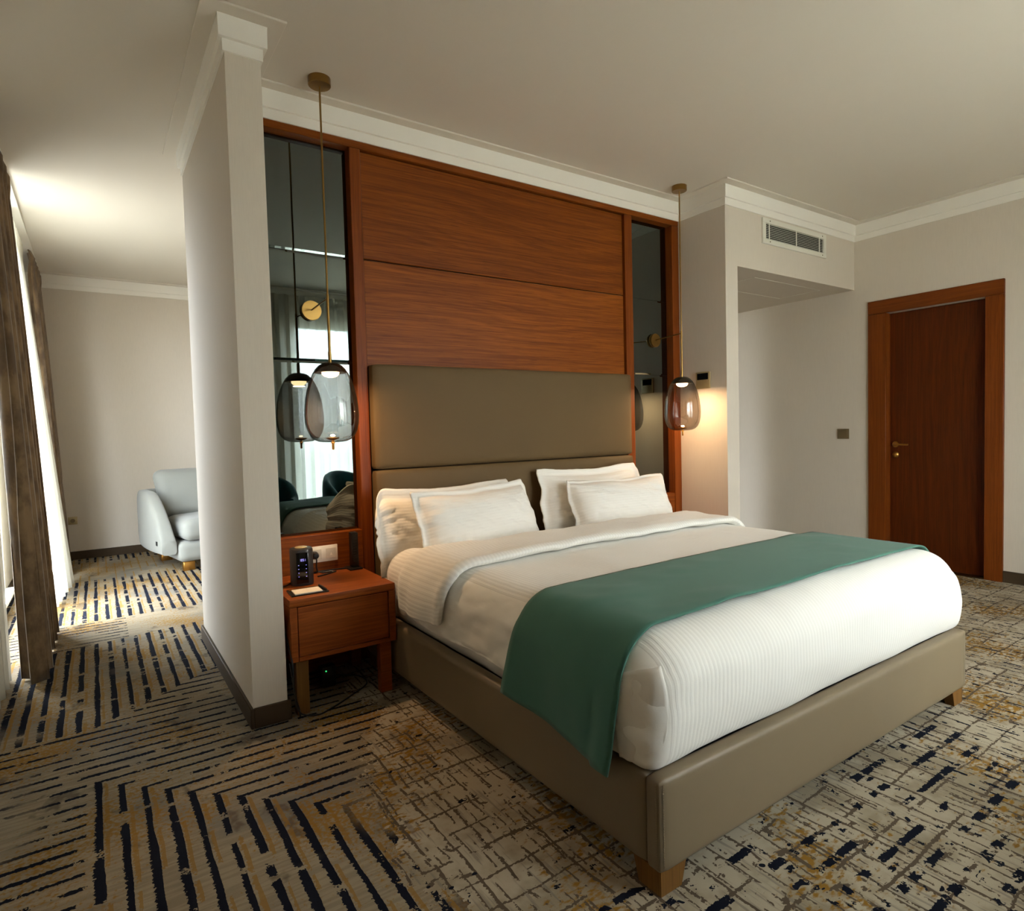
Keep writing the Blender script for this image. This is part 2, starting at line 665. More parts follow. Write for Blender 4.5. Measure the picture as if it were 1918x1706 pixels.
# left wall with its window opening
bm = B()
box(bm, XL - WT, XL, YB, WL[0], 0, H)
box(bm, XL - WT, XL, WL[1], YF, 0, H)
box(bm, XL - WT, XL, WL[0], WL[1], 0, WL[2])
box(bm, XL - WT, XL, WL[0], WL[1], WL[3], H)
struct('wall_left', bm, 'wall')
# back wall with two windows
bm = B()
xs = [XL - WT] + [v for w in sorted(WB) for v in w[:2]] + [XR + WT]
for i in range(0, len(xs), 2):
    box(bm, xs[i], xs[i + 1], YB - WT, YB, 0, H)
for w in WB:
    box(bm, w[0], w[1], YB - WT, YB, 0, w[2])
    box(bm, w[0], w[1], YB - WT, YB, w[3], H)
struct('wall_back', bm, 'wall')
# right wall with door opening
DY0, DY1, DZ = -1.391, -0.660, 2.14
bm = B()
box(bm, XR, XR + WT, YB, DY0, 0, H)
box(bm, XR, XR + WT, DY1, YF, 0, H)
box(bm, XR, XR + WT, DY0, DY1, DZ, H)
box(bm, XR + WT, XR + WT + 0.02, DY0 - .1, DY1 + .1, 0, DZ + .1)
struct('wall_right', bm, 'wall')
# partition behind the bed with its two end pillars
struct('wall_pillar', nbox(XC0, XC1, YC0, YC1, 0, H), 'wall')
bm = B()
box(bm, XC1, XG0, 0.10, YC1, 0, H)
box(bm, XC1, XG0, 0.0, 0.10, 2.8185, H)
struct('wall_headboard', bm, 'wall')
struct('wall_pilaster', nbox(XG0, XG1, YG, YC1, 0, H), 'wall')
bm = B()
box(bm, XG1, XR, YG, YC1, ZS, H)
struct('wall_bulkhead', bm, 'wall')
# access hatch outline in the bulkhead soffit
bm = B()
for a in ((4.35, 5.30, -0.275, -0.27), (4.35, 5.30, 0.105, 0.11), (4.35, 4.355, -0.275, 0.11), (5.295, 5.30, -0.275, 0.11)):
    box(bm, a[0], a[1], a[2], a[3], ZS - 0.002, ZS + 0.002)
struct('trim_hatch', bm, 'vent')


# crown moulding, one mitred piece per wall
def offset_path(P, d):
    n = len(P)
    out = []
    for i in range(n):
        a, b, c = Vector(P[i - 1]), Vector(P[i]), Vector(P[(i + 1) % n])
        d1, d2 = (b - a).normalized(), (c - b).normalized()
        n1, n2 = Vector((-d1.y, d1.x)), Vector((-d2.y, d2.x))
        k = n1 + n2
        out.append(b + k * (d / (1 + n1.dot(n2))))
    return out


LOOP = [(XC0, YC1), (XC0, YC0), (XC1, YC0), (XC1, 0.0), (XG0, 0.0), (XG0, YG), (XR, YG), (XR, YB), (XL, YB), (XL, YF), (XR, YF), (XR, YC1)]
LOOP = LOOP[::-1]
area = sum(LOOP[i - 1][0] * LOOP[i][1] - LOOP[i][0] * LOOP[i - 1][1] for i in range(len(LOOP)))
sgn = 1 if area > 0 else -1
PROF = [(-0.004, H - 0.146), (0.008, H - 0.146), (0.009, H - 0.0985), (0.024, H - 0.0975), (0.025, H - 0.028), (0.026, H - 0.0105),
        (-0.004, H - 0.0105)]
PROF2 = [(-0.004, H - 0.010), (0.088, H - 0.010), (0.090, H - 0.008), (0.090, H - 0.001), (-0.004, H - 0.001)]


def moulding(prof, i):
    j = (i + 1) % len(LOOP)
    rows = [[(v.x, v.y, z) for v in offset_path(LOOP, sgn * d)] for d, z in prof]
    bm = B()
    ra = [bm.verts.new(o[i]) for o in rows]
    rb = [bm.verts.new(o[j]) for o in rows]
    for k in range(len(prof)):
        k2 = (k + 1) % len(prof)
        bm.faces.new((ra[k], ra[k2], rb[k2], rb[k]))
    bm.faces.new(ra)
    bm.faces.new(rb)
    return bm


for i in range(len(LOOP)):
    cr = struct('trim_%d' % (i + 1), moulding(PROF, i), 'white', sharp=20)
    obj('fillet', moulding(PROF2, i), 'ceiling', cr, 20)


# baseboards
def baseboard(name, P):
    bm = B()
    for (x0, y0, x1, y1) in P:
        box(bm, min(x0, x1), max(x0, x1), min(y0, y1), max(y0, y1), 0, 0.086, 0.003, 1)
    return struct(name, bm, 'base')


T = 0.014
baseboard('baseboard_pillar', [(XC0 - T, YC0 - T, XC0, YC1 + T), (XC0, YC0 - T, XC1 + T, YC0), (XC1, YC0, XC1 + T, -0.001)])
baseboard('baseboard_partition', [(XC0, YC1, XG1 + T, YC1 + T)])
baseboard('baseboard_pilaster', [(XG0, YG - T, XG1 + T, YG), (XG1, YG, XG1 + T, YC1), (XG0 - T, YG - T, XG0, -0.002)])
baseboard('baseboard_far', [(XL, YF - T, XR, YF)])
baseboard('baseboard_right', [(XR - T, DY1 + 0.115, XR, YF - T), (XR - T, YB, XR, DY0 - 0.115)])
baseboard('baseboard_left', [(XL, YB, XL + T, YF - T)])
baseboard('baseboard_back', [(XL + T, YB, XR - T, YB + T)])


# windows
def window(name, axis, a0, a1, z0, z1, c, panes):
    """axis 'y': in the left wall; 'x': in the back wall; c is the plane"""
    def bb(bm, p0, p1, q0, q1, d0, d1):
        if axis == 'y':
            box(bm, c - d1, c - d0, p0, p1, q0, q1)
        else:
            box(bm, p0, p1, c - d1, c - d0, q0, q1)
        return bm
    bm = B()
    fw = 0.05
    bb(bm, a0, a1, z0, z0 + fw, 0.03, 0.09)
    bb(bm, a0, a1, z1 - fw, z1, 0.03, 0.09)
    bb(bm, a0, a0 + fw, z0 + fw, z1 - fw, 0.03, 0.09)
    bb(bm, a1 - fw, a1, z0 + fw, z1 - fw, 0.03, 0.09)
    o = struct(name, bm, 'frame_white')
    w = (a1 - a0 - 2 * fw) / panes
    for i in range(panes):
        if i:
            obj('mullion', bb(B(), a0 + fw + i * w - 0.025, a0 + fw + i * w + 0.025, z0 + fw, z1 - fw, 0.035, 0.085), 'frame_white', o)
        obj('pane', bb(B(), a0 + fw + i * w + (0.025 if i else 0), a0 + fw + (i + 1) * w - (0.025 if i < panes - 1 else 0), z0 + fw, z1 - fw, 0.058, 0.0595), 'glass_win', o)
    bm = B()
    bb(bm, a0 - 0.03, a1 + 0.03, z0 - 0.03, z0, -0.06, 0.03)
    obj('window_sill', bm, 'frame_white', o)
    return o


window('window_1', 'y', WL[0], WL[1], WL[2], WL[3], XL, 2)
window('window_2', 'x', WB[0][0], WB[0][1], WB[0][2], WB[0][3], YB, 2)
window('window_3', 'x', WB[1][0], WB[1][1], WB[1][2], WB[1][3], YB, 2)

# door
dr = struct('door_1', nbox(XR + 0.055, XR + 0.10, DY0 + 0.004, DY1 - 0.004, 0.008, DZ - 0.004, 0.002, 1), 'door', 'dark reddish brown wooden door in the right wall')
obj('casing_jamb', nbox(XR - 0.022, XR + 0.05, DY1 - 0.03, DY1 + 0.115, 0.0, DZ, 0.003, 1), 'casing', dr)
obj('casing_jamb', nbox(XR - 0.022, XR + 0.05, DY0 - 0.115, DY0 + 0.002, 0.0, DZ, 0.003, 1), 'casing', dr)
obj('casing_head', nbox(XR - 0.022, XR + 0.05, DY0 - 0.115, DY1 + 0.115, DZ + 0.0005, DZ + 0.112, 0.003, 1), 'casing_y', dr)
obj('stop_strip', nbox(XR + 0.05, XR + 0.056, DY1 - 0.032, DY1 - 0.004, 0.008, DZ - 0.004), 'casing', dr)
obj('threshold', nbox(XR - 0.02, XR + 0.10, DY0 + .003, DY1 - .031, 0.0, 0.007), 'dark_brass', dr)
bm = lathe(B(), [(0, 0), (0.024, 0), (0.026, 0.004), (0.024, 0.010), (0, 0.011)], 0, 0, 28)
bmesh.ops.rotate(bm, verts=bm.verts, cent=(0, 0, 0), matrix=Matrix.Rotation(-PI / 2, 3, 'Y'))
bmesh.ops.translate(bm, verts=bm.verts, vec=(XR + 0.055, -0.735, 1.028))
hd = obj('handle', bm, 'gold', dr)
obj('lever', tube(B(), [(XR + 0.05, -0.735, 1.028), (XR + 0.012, -0.735, 1.028), (XR + 0.004, -0.742, 1.028), (XR + 0.002, -0.755, 1.028), (XR + 0.002, -0.852, 1.027)], [0.009, 0.009, 0.009, 0.008, 0.007], 12), 'gold', hd)
bm = lathe(B(), [(0, 0), (0.024, 0), (0.026, 0.004), (0.020, 0.012), (0.010, 0.018), (0, 0.018)], 0, 0, 28)
bmesh.ops.rotate(bm, verts=bm.verts, cent=(0, 0, 0), matrix=Matrix.Rotation(-PI / 2, 3, 'Y'))
bmesh.ops.translate(bm, verts=bm.verts, vec=(XR + 0.055, -0.735, 0.940))
obj('lock_rosette', bm, 'gold', dr)

# ------------------------------------------------------------------ panelling behind the bed
Z0M, Z1M, Z2M, Z3M = 0.715, 1.625, 2.190, 2.762
pan = thing('wall_panelling', 'oak wall panelling with smoked mirror strips behind the bed', 'panelling', (2.2, 0.0, 0.0))
obj('top_rail', nbox(XC1 + .001, XG0 - .001, 0.0, 0.0995, 2.762, 2.818, 0.003, 1), 'wood_x', pan)
for x0, x1 in ((XC1 + .001, 0.715), (1.190, 1.252), (3.212, 3.288), (3.712, XG0 - .001)):
    obj('post', nbox(x0, x1, 0.0, 0.0995, 0.0, 2.7615, 0.003, 1), 'wood_z', pan)
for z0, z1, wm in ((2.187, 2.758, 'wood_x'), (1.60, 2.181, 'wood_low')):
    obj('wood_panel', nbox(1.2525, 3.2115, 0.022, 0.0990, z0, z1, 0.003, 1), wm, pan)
obj('panel_backing', nbox(1.2525, 3.2115, 0.040, 0.0985, 0.0, 2.7615), 'matt_black', pan)
for xa, xb in ((0.7155, 1.1895), (3.2885, 3.7115)):
    for z0, z1 in ((Z0M, Z1M), (Z1M, Z2M), (Z2M, Z3M)):
        bm = B()
        bv = 0.012
        y0, y1 = 0.060, 0.0635
        a = [bm.verts.new(p) for p in ((xa, y1, z0 + .001), (xb, y1, z0 + .001), (xb, y1, z1 - .001), (xa, y1, z1 - .001))]
        c = [bm.verts.new(p) for p in ((xa + bv, y0, z0 + bv), (xb - bv, y0, z0 + bv), (xb - bv, y0, z1 - bv), (xa + bv, y0, z1 - bv))]
        d = [bm.verts.new((v.co.x, 0.068, v.co.z)) for v in a]
        bm.faces.new(c)
        for i in range(4):
            j = (i + 1) % 4
            bm.faces.new((a[i], a[j], c[j], c[i]))
            bm.faces.new((a[i], a[j], d[j], d[i]))
        bm.faces.new(d)
        obj('mirror_pane', bm, 'mirror', pan, sharp=0.1)
    obj('apron_panel', nbox(xa, xb, 0.004, 0.0990, 0.0, Z0M - 0.001, 0.002, 1), 'wood_x', pan)
    obj('mirror_backing', nbox(xa, xb, 0.0685, 0.0990, Z0M, Z3M - .001), 'matt_black', pan)

# ------------------------------------------------------------------ bed
BX0, BX1, BY = 1.163, 3.093, -2.140
bed = thing('bed', 'wide bed base upholstered in taupe leather on gilded corner feet', 'bed', (2.128, -1.07, 0))


def soft_panel(x0, x1, y0, y1, z0, z1, r, n):
    bm = rbox(((x1 - x0) / 2, (y1 - y0) / 2, (z1 - z0) / 2), r, n)
    bmesh.ops.translate(bm, verts=bm.verts, vec=((x0 + x1) / 2, (y0 + y1) / 2, (z0 + z1) / 2))
    return bm


fr = obj('foot_rail', soft_panel(BX0, BX1, BY, BY + 0.055, 0.068, 0.318, 0.014, (60, 8, 20)), 'leather', bed, 60)
bm = B()
for xx in (BX0 - 0.0006,):
    z = 0.085
    while z < 0.305:
        box(bm, xx, xx + 0.002, BY + 0.0135, BY + 0.0155, z, z + 0.004)
        z += 0.007
x = BX0 + 0.012
z = 0.085
while z < 0.305:
    box(bm, x, x + 0.002, BY - 0.0006, BY + 0.001, z, z + 0.004)
    z += 0.007
st = obj('stitching', bm, 'stitch', fr)
st['kind'] = 'stuff'
obj('side_rail', soft_panel(BX0 + 0.002, BX0 + 0.057, BY + 0.056, -0.062, 0.068, 0.314, 0.014, (8, 60, 20)), 'leather', bed, 60)
obj('side_rail', soft_panel(BX1 - 0.057, BX1 - 0.002, BY + 0.056, -0.062, 0.068, 0.314, 0.014, (8, 60, 20)), 'leather', bed, 60)
obj('mattress_deck', nbox(BX0 + .058, BX1 - .058, BY + .056, -0.062, 0.16, 0.27), 'matt_black', bed)
for lx, sx_ in ((BX0 + 0.012, 1), (BX1 - 0.012, -1)):
    for ly, sy_ in ((BY + 0.012, 1), (-0.08, -1)):
        bm = B()
        # L-shaped tapered corner foot
        vs = []
        for zz, k in ((0.0, 0.80), (0.0675, 1.0)):
            a_, b_ = 0.100 * k, 0.036
            vs.append([bm.verts.new((lx + sx_ * px, ly + sy_ * py, zz)) for px, py in ((0, 0), (a_, 0), (a_, b_), (b_, b_), (b_, a_), (0, a_))])
        bm.faces.new(vs[0])
        bm.faces.new(vs[1])
        for i in range(6):
            j = (i + 1) % 6
            bm.faces.new((vs[0][i], vs[0][j], vs[1][j], vs[1][i]))
        obj('foot', bm, 'gold_wood', bed)

hb = thing('headboard', 'taupe padded leather headboard in two cushions set below the wood panels', 'headboard', (2.232, -0.03, 0.3))
for z0, z1, t in ((1.037, 1.612, 0.052), (0.300, 1.034, 0.060)):
    bm = soft_panel(1.256, 3.208, -t, 0.021, z0, z1, 0.020, (50, 6, 30))
    for v in bm.verts:
        if v.co.y < -0.02:
            fx = 1 - abs((v.co.x - 2.232) / 0.976) ** 8
            fz = 1 - abs((v.co.z - (z0 + z1) / 2) / ((z1 - z0) / 2)) ** 6
            v.co.y -= 0.012 * max(fx, 0) * max(fz, 0)
    obj('cushion_panel', bm, 'leather_hb', hb, 60)

# mattress
MX0, MX1 = 1.226, 3.030


def wr(p, sc, amp, seed=0.0, oct=3):
    return mn.fractal(Vector((p[0] * sc + seed, p[1] * sc + seed * 1.7, p[2] * sc - seed)), 1.0, 2.0, oct) * amp


bm = soft_panel(MX0, MX1, -2.075, -0.085, 0.272, 0.592, 0.07, (60, 70, 14))
for v in bm.verts:
    s = wr(v.co, 5, 0.006, 3.0)
    v.co.x += s if v.co.x > 2 else -s
    v.co.z += wr(v.co, 4, 0.004, 9.0) if v.co.z > .5 else 0
tag(obj('mattress', bm, 'sheet', None, 180), 'thick mattress in a plain white sheet inside the leather bed base', 'mattress')

# duvet
DC = Vector((2.139, -1.372, 0.482))
DH = Vector((0.972, 0.755, 0.176))
bm = rbox(DH, 0.135, (130, 110, 26), 0.045)
LS = bm.verts.layers.float.new('stripe')
for v in bm.verts:
    p = v.co.copy()
    top = max(0, p.z / DH.z)
    # crown and softness
    v.co.z += 0.014 * (1 - (p.x / DH.x) ** 2) * top
    w = p + DC
    v.co.z += wr((w.x, w.y * 0.5, 0), 3.2, 0.007, 2.0) * top
    if p.y < -DH.y + 0.2:
        side = min(1, max(0, (-DH.y + 0.2 - p.y) / 0.15))
        v.co.y += side * (wr((w.x * 0.8, 0, w.z * 1.4), 3.0, 0.010, 6.0) - 0.012 * (1 - (p.z / DH.z) ** 2))
        # bottom of the foot side rolls under
        v.co.y += side * max(0, -p.z / DH.z) ** 2 * 0.030
    if abs(p.x) > DH.x - 0.15:
        k = min(1, (abs(p.x) - DH.x + 0.15) / 0.15)
        v.co.x += math.copysign(k * wr((0, w.y * 1.2, w.z * 2.2), 4.0, 0.014, 1.0), p.x)
    v.co += DC
    v[LS] = p.x if abs(p.x) < DH.x - 0.05 else math.copysign(DH.x - 0.05, p.x)
    # hem along both long sides, a little higher than the tucked foot end
    t = min(1, max(0, (w.y + 1.95) / 0.35))
    hem = 0.318 + t * t * (0.075 + 0.012 * math.sin(w.y * 9))
    if v.co.z < hem:
        v.co.z = hem + (v.co.z - hem) * 0.25
dv = tag(obj('duvet', bm, 'linen', None, 180), 'white satin-striped duvet covering the bed and tucked at the foot', 'duvet')


# folded corner flap of the duvet at the near foot corner
def flap(f, nu=16, nv=24):
    bm = B()
    grid(bm, f, nu, nv)
    return bm


def corner1(u, v):
    end = 1.02 + 0.22 * math.sin(v * PI * 0.9) - 0.25 * v
    a = -0.10 + u * end                        # wraps round the corner
    z = 0.560 - v * 0.225
    r = 0.126 + 0.012 * math.sin(v * PI) + 0.005 * math.sin(u * 9 + v * 4)
    lip = 0.020 * u ** 4 * math.sin(v * PI) + 0.006 * math.sin(v * 11) * u
    ang = PI + a
    zz = z + 0.040 * u * (1 - v) - 0.015 * (1 - u) * v
    return (1.293 + (r + lip) * math.cos(ang), -2.000 + (r + lip) * math.sin(ang), zz)


o = solidify(obj('corner_fold', flap(corner1), 'sheet', dv, 180), 0.006, 0)


# path across the bed used by the fold-over and the runner: rounded rectangle in x-z
def over_path(off, zl, zr_, r=0.135):
    """points (x,z,nx,nz) from the hem on the left, over the top, to the hem on the right"""
    x0, x1 = DC.x - DH.x, DC.x + DH.x
    zt = DC.z + DH.z
    pts = []
    n = 12
    for i in range(n):
        z = zl + (zt - r - zl) * i / n
        pts.append((x0, z, -1, 0))
    for i in range(n + 1):
        a = PI - (PI / 2) * i / n
        pts.append((x0 + r + r * math.cos(a), zt - r + r * math.sin(a), math.cos(a), math.sin(a)))
    m = 60
    for i in range(1, m):
        x = x0 + r + (x1 - x0 - 2 * r) * i / m
        pts.append((x, zt, 0, 1))
    for i in range(n + 1):
        a = PI / 2 - (PI / 2) * i / n
        pts.append((x1 - r + r * math.cos(a), zt - r + r * math.sin(a), math.cos(a), math.sin(a)))
    for i in range(1, n + 1):
        z = zt - r - (zt - r - zr_) * i / n
        pts.append((x1, z, 1, 0))
    out = []
    for x, z, nx, nz in pts:
        zc = 0.014 * (1 - ((x - DC.x) / DH.x) ** 2) * max(0, nz)
        out.append((x + nx * off, z + nz * off + zc, nx, nz))
    return out


# turned-back duvet band near the pillows
FP = over_path(0.0, 0.450, 0.45)
bm = B()
SEC = []
NS = 44
y0, y1 = -0.535, -1.03
for k in range(NS):
    t = k / NS
    if t < 0.45:
        q = t / 0.45
        rise = min(1, q / 0.38)
        rise = rise * rise * (3 - 2 * rise)
        SEC.append((y0 + (y1 + 0.03 - y0) * q, -0.040 + 0.082 * rise + 0.008 * q, 1))
    elif t < 0.55:
        q = (t - 0.45) / 0.10
        SEC.append((y1 + 0.03 - 0.036 * math.sin(q * PI), 0.054 - 0.046 * q, 1))
    else:
        q = (t - 0.55) / 0.45
        fall = max(0, (q - 0.62) / 0.38)
        SEC.append((y1 + 0.03 + (y0 - y1 - 0.03) * q, 0.006 - 0.052 * fall * fall * (3 - 2 * fall), 0))
LS = bm.verts.layers.float.new('stripe')
sacc = 0.0
rings = []
for i, (x, z, nx, nz) in enumerate(FP):
    if i:
        sacc += math.hypot(x - FP[i - 1][0], z - FP[i - 1][1])
    hang = max(0.0, (0.62 - z) / 0.18) if i < 26 else 0
    ring = []
    for (y, hgt, outer) in SEC:
        w = wr((x, y * 1.3, z), 4.2, 0.012, 5.0) * outer
        ww = wr((x * 1.3, y * 6, z), 3.0, 0.006, 15.0) * outer * (1 if i < 30 else 0.4)
        near = max(0.0, min(1.0, 1 - (x - 1.17) / 0.40))
        near = near * near * (3 - 2 * near)
        wgt = max(0.0, (y - y1) / (y0 - y1))
        lift = max(0.0, (0.010 if outer else 0.004) - hgt) * near if wgt > 0.4 else 0.0
        hh = hgt + lift + w + ww
        # the hanging end narrows to a soft point
        yy = y + 0.145 * near * wgt ** 1.5
        if hang > 0:
            yy += min(hang, 1) * 0.035 * (0.5 - wgt) * 2 + 0.02 * min(hang, 1) + wr((0, x, z), 6, 0.01)
        edge = 0.014 * math.sin(x * 3.1) + 0.010 * math.sin(x * 7.3 + 1)
        if y < y1 + 0.12:
            yy += edge
        zdrop = -0.030 * min(hang, 1) * max(0, min(1, 1 - abs((y - (-0.80)) / 0.28))) if hang > 0 else 0
        nvx = bm.verts.new((x + nx * hh, yy, z + nz * hh + zdrop))
        nvx[LS] = sacc
        ring.append(nvx)
    rings.append(ring)
for a, b in zip(rings, rings[1:]):
    for k in range(NS):
        k2 = (k + 1) % NS
        bm.faces.new((a[k], a[k2], b[k2], b[k]))
bm.faces.new(rings[0])
bm.faces.new(rings[-1])
obj('turned_back_band', bm, 'linen', dv, 180)

# runner
RP = over_path(0.010, 0.315, 0.33)
bm = B()


def runner_pt(i, j, nj=26):
    x, z, nx, nz = RP[i]
    t = j / nj
    y = -1.515 - 0.495 * t
    y += 0.010 * math.sin(x * 2.2 + 0.5) * (1 - t) + 0.012 * math.sin(x * 1.7 + 2) * t
    off = 0.004 + max(0, wr((x * 1.2, y * 1.5, z), 3.5, 0.010, 7.0))
    if i < 26:
        hang = max(0, (0.60 - z) / 0.28)
        y += hang * (0.055 * (1 - t) - 0.0 * t) + hang * hang * 0.02 * t
        off += hang * (0.016 + 0.012 * math.sin(t * 7 + z * 5)) + (0.012 * hang if t > .85 else 0)
        z -= hang * (0.030 * t - 0.018 * (1 - t))
    return Vector((x + nx * off, y, z + nz * off))


g = [[bm.verts.new(runner_pt(i, j)) for j in range(27)] for i in range(len(RP))]
for i in range(len(RP) - 1):
    for j in range(26):
        bm.faces.new((g[i][j], g[i + 1][j], g[i + 1][j + 1], g[i][j + 1]))
rn = tag(solidify(obj('bed_runner', bm, 'runner', None, 180), 0.006, 1), 'dark green woven runner laid across the foot of the white bed', 'bed runner')


# pillows
def pillow(label, c, w, h, t, yaw, lean, seed, flange=0.05, roll=0.0, droop=0.0):
    """c: centre; lean: backwards tilt from upright"""
    bm = B()
    LS = bm.verts.layers.float.new('stripe')
    NU, NV = 64, 44
    Rm = Matrix.Rotation(yaw, 4, 'Z') @ Matrix.Rotation(-lean, 4, 'X') @ Matrix.Rotation(roll, 4, 'Y')
    fu, fv = flange / (w / 2), flange / (h / 2)
    for side in (1, -1):
        def f(u, v):
            a, b = u * 2 - 1, v * 2 - 1
            # pinched outline: sides slightly concave, corners pointing out
            px = a * w / 2 * (1 - 0.035 * (1 - b * b))
            pz = b * h / 2 * (1 - 0.05 * (1 - a * a))
            rc = 1 - 0.055 * (abs(a) ** 5) * (abs(b) ** 5)
            px, pz = px * rc, pz * rc
            ca, cb = min(1, abs(a) / (1 - fu)), min(1, abs(b) / (1 - fv))
            th = t / 2 * (max(0, 1 - ca ** 4.0) ** 0.50) * (max(0, 1 - cb ** 3.0) ** 0.50)
            wob = wr((a * 1.6, b * 1.3, seed), 1.2, 0.012, seed) * (0.4 + ca)
            crease = abs(wr((a * 2.4 + b * 1.5, b * 1.2, seed), 1.9, 1.0, seed + 4))
            edgew = max(ca, cb) ** 6
            rip = 0.007 * edgew * math.sin((a if cb > ca else b) * 5 + seed) 
            cre = -0.020 * max(0, 0.22 - crease) / 0.22 * (th / (t / 2)) * max(ca, 0.25)
            y = -side * (th + cre + (0.003)) + wob * 0.6 + rip
            pz2 = pz + wr((a, side * 0.1, seed), 1.8, 0.010, seed) * abs(b)
            # belly settles
            pz2 -= 0.02 * (1 - a * a) * (b > 0) * b
            px += wr((b * 1.5, 0.3, seed), 1.7, 0.014, seed + 2) * abs(a) ** 3
            if droop and a < -0.72:
                k = (-0.72 - a) / 0.28
                y -= k * k * droop
                pz2 -= k * k * droop * 1.1 * max(0, b + .2)
            return Vector(c) + (Rm @ Vector((px, y, pz2)))
        gg = grid(bm, f, NU, NV)
        for col_ in gg:
            for jv, vv in enumerate(col_):
                vv[LS] = jv / NV * h
    bmesh.ops.remove_doubles(bm, verts=bm.verts, dist=0.0005)
    # close the rim
    rim = [e for e in bm.edges if len(e.link_faces) == 1]
    if rim:
        try:
            bmesh.ops.bridge_loops(bm, edges=rim)
        except Exception:
            pass
    return tag(obj('pillow', bm, 'linen_soft', None, 180), label, 'pillow', 'white pillows on the bed')


pillow('plump white pillow leaning on the headboard behind, at the nearer nightstand side', (1.590, -0.205, 0.722), 0.94, 0.48, 0.20, 0.02, 0.20, 1.3, 0.065, 0.0, 0.12)
pillow('white pillow standing in front on the left half of the bed', (1.698, -0.405, 0.742), 0.82, 0.44, 0.23, 0.17, 0.33, 4.7, 0.034, -0.010)
pillow('tallest white pillow against the headboard on the right half of the bed', (2.700, -0.185, 0.768), 0.87, 0.47, 0.17, -0.03, 0.20, 8.1, 0.050, 0.0)
pillow('white pillow standing in front on the right half of the bed, nearest the thermostat', (2.760, -0.390, 0.732), 0.80, 0.42, 0.23, -0.10, 0.38, 12.9, 0.022, 0.0)


# ------------------------------------------------------------------ nightstands
def nightstand(x0, x1, label):
    yf, yb, zt, zb = -0.490, 0.003, 0.522, 0.245
    t = thing('nightstand', label, 'nightstand', ((x0 + x1) / 2, -0.235, 0), 'wooden nightstands beside the bed')
    obj('top', nbox(x0, x1, yf, yb, zt - 0.034, zt, 0.004, 2), 'wood_ns', t)
    obj('side_panel', nbox(x0, x0 + 0.032, yf, yb, zb, zt - 0.0345, 0.003, 1), 'wood_ns', t)
    obj('side_panel', nbox(x1 - 0.032, x1, yf, yb, zb, zt - 0.0345, 0.003, 1), 'wood_ns', t)
    obj('bottom_panel', nbox(x0 + 0.0325, x1 - 0.0325, yf, yb, zb, zb + 0.018, 0.002, 1), 'wood_ns', t)
    d = obj('drawer', nbox(x0 + 0.036, x1 - 0.036, yf + 0.006, yb - 0.05, zb + 0.021, zt - 0.038, 0.002, 1), 'wood_ns', t)
    for lx in (x0 + 0.022, x1 - 0.022 - 0.055):
        for ly in (yf + 0.02, yb - 0.065):
            obj('leg', nbox(lx, lx + 0.055, ly, ly + 0.045, 0.0, zb - 0.0005, 0.002, 1), 'gold_wood' if lx < x0 + .1 else 'wood_ns', t)
    return t


nightstand(0.668, 1.158, 'wooden nightstand with one drawer holding the clock and notepad')
nightstand(3.235, 3.770, 'wooden nightstand mostly hidden beyond the bed, below the thermostat')


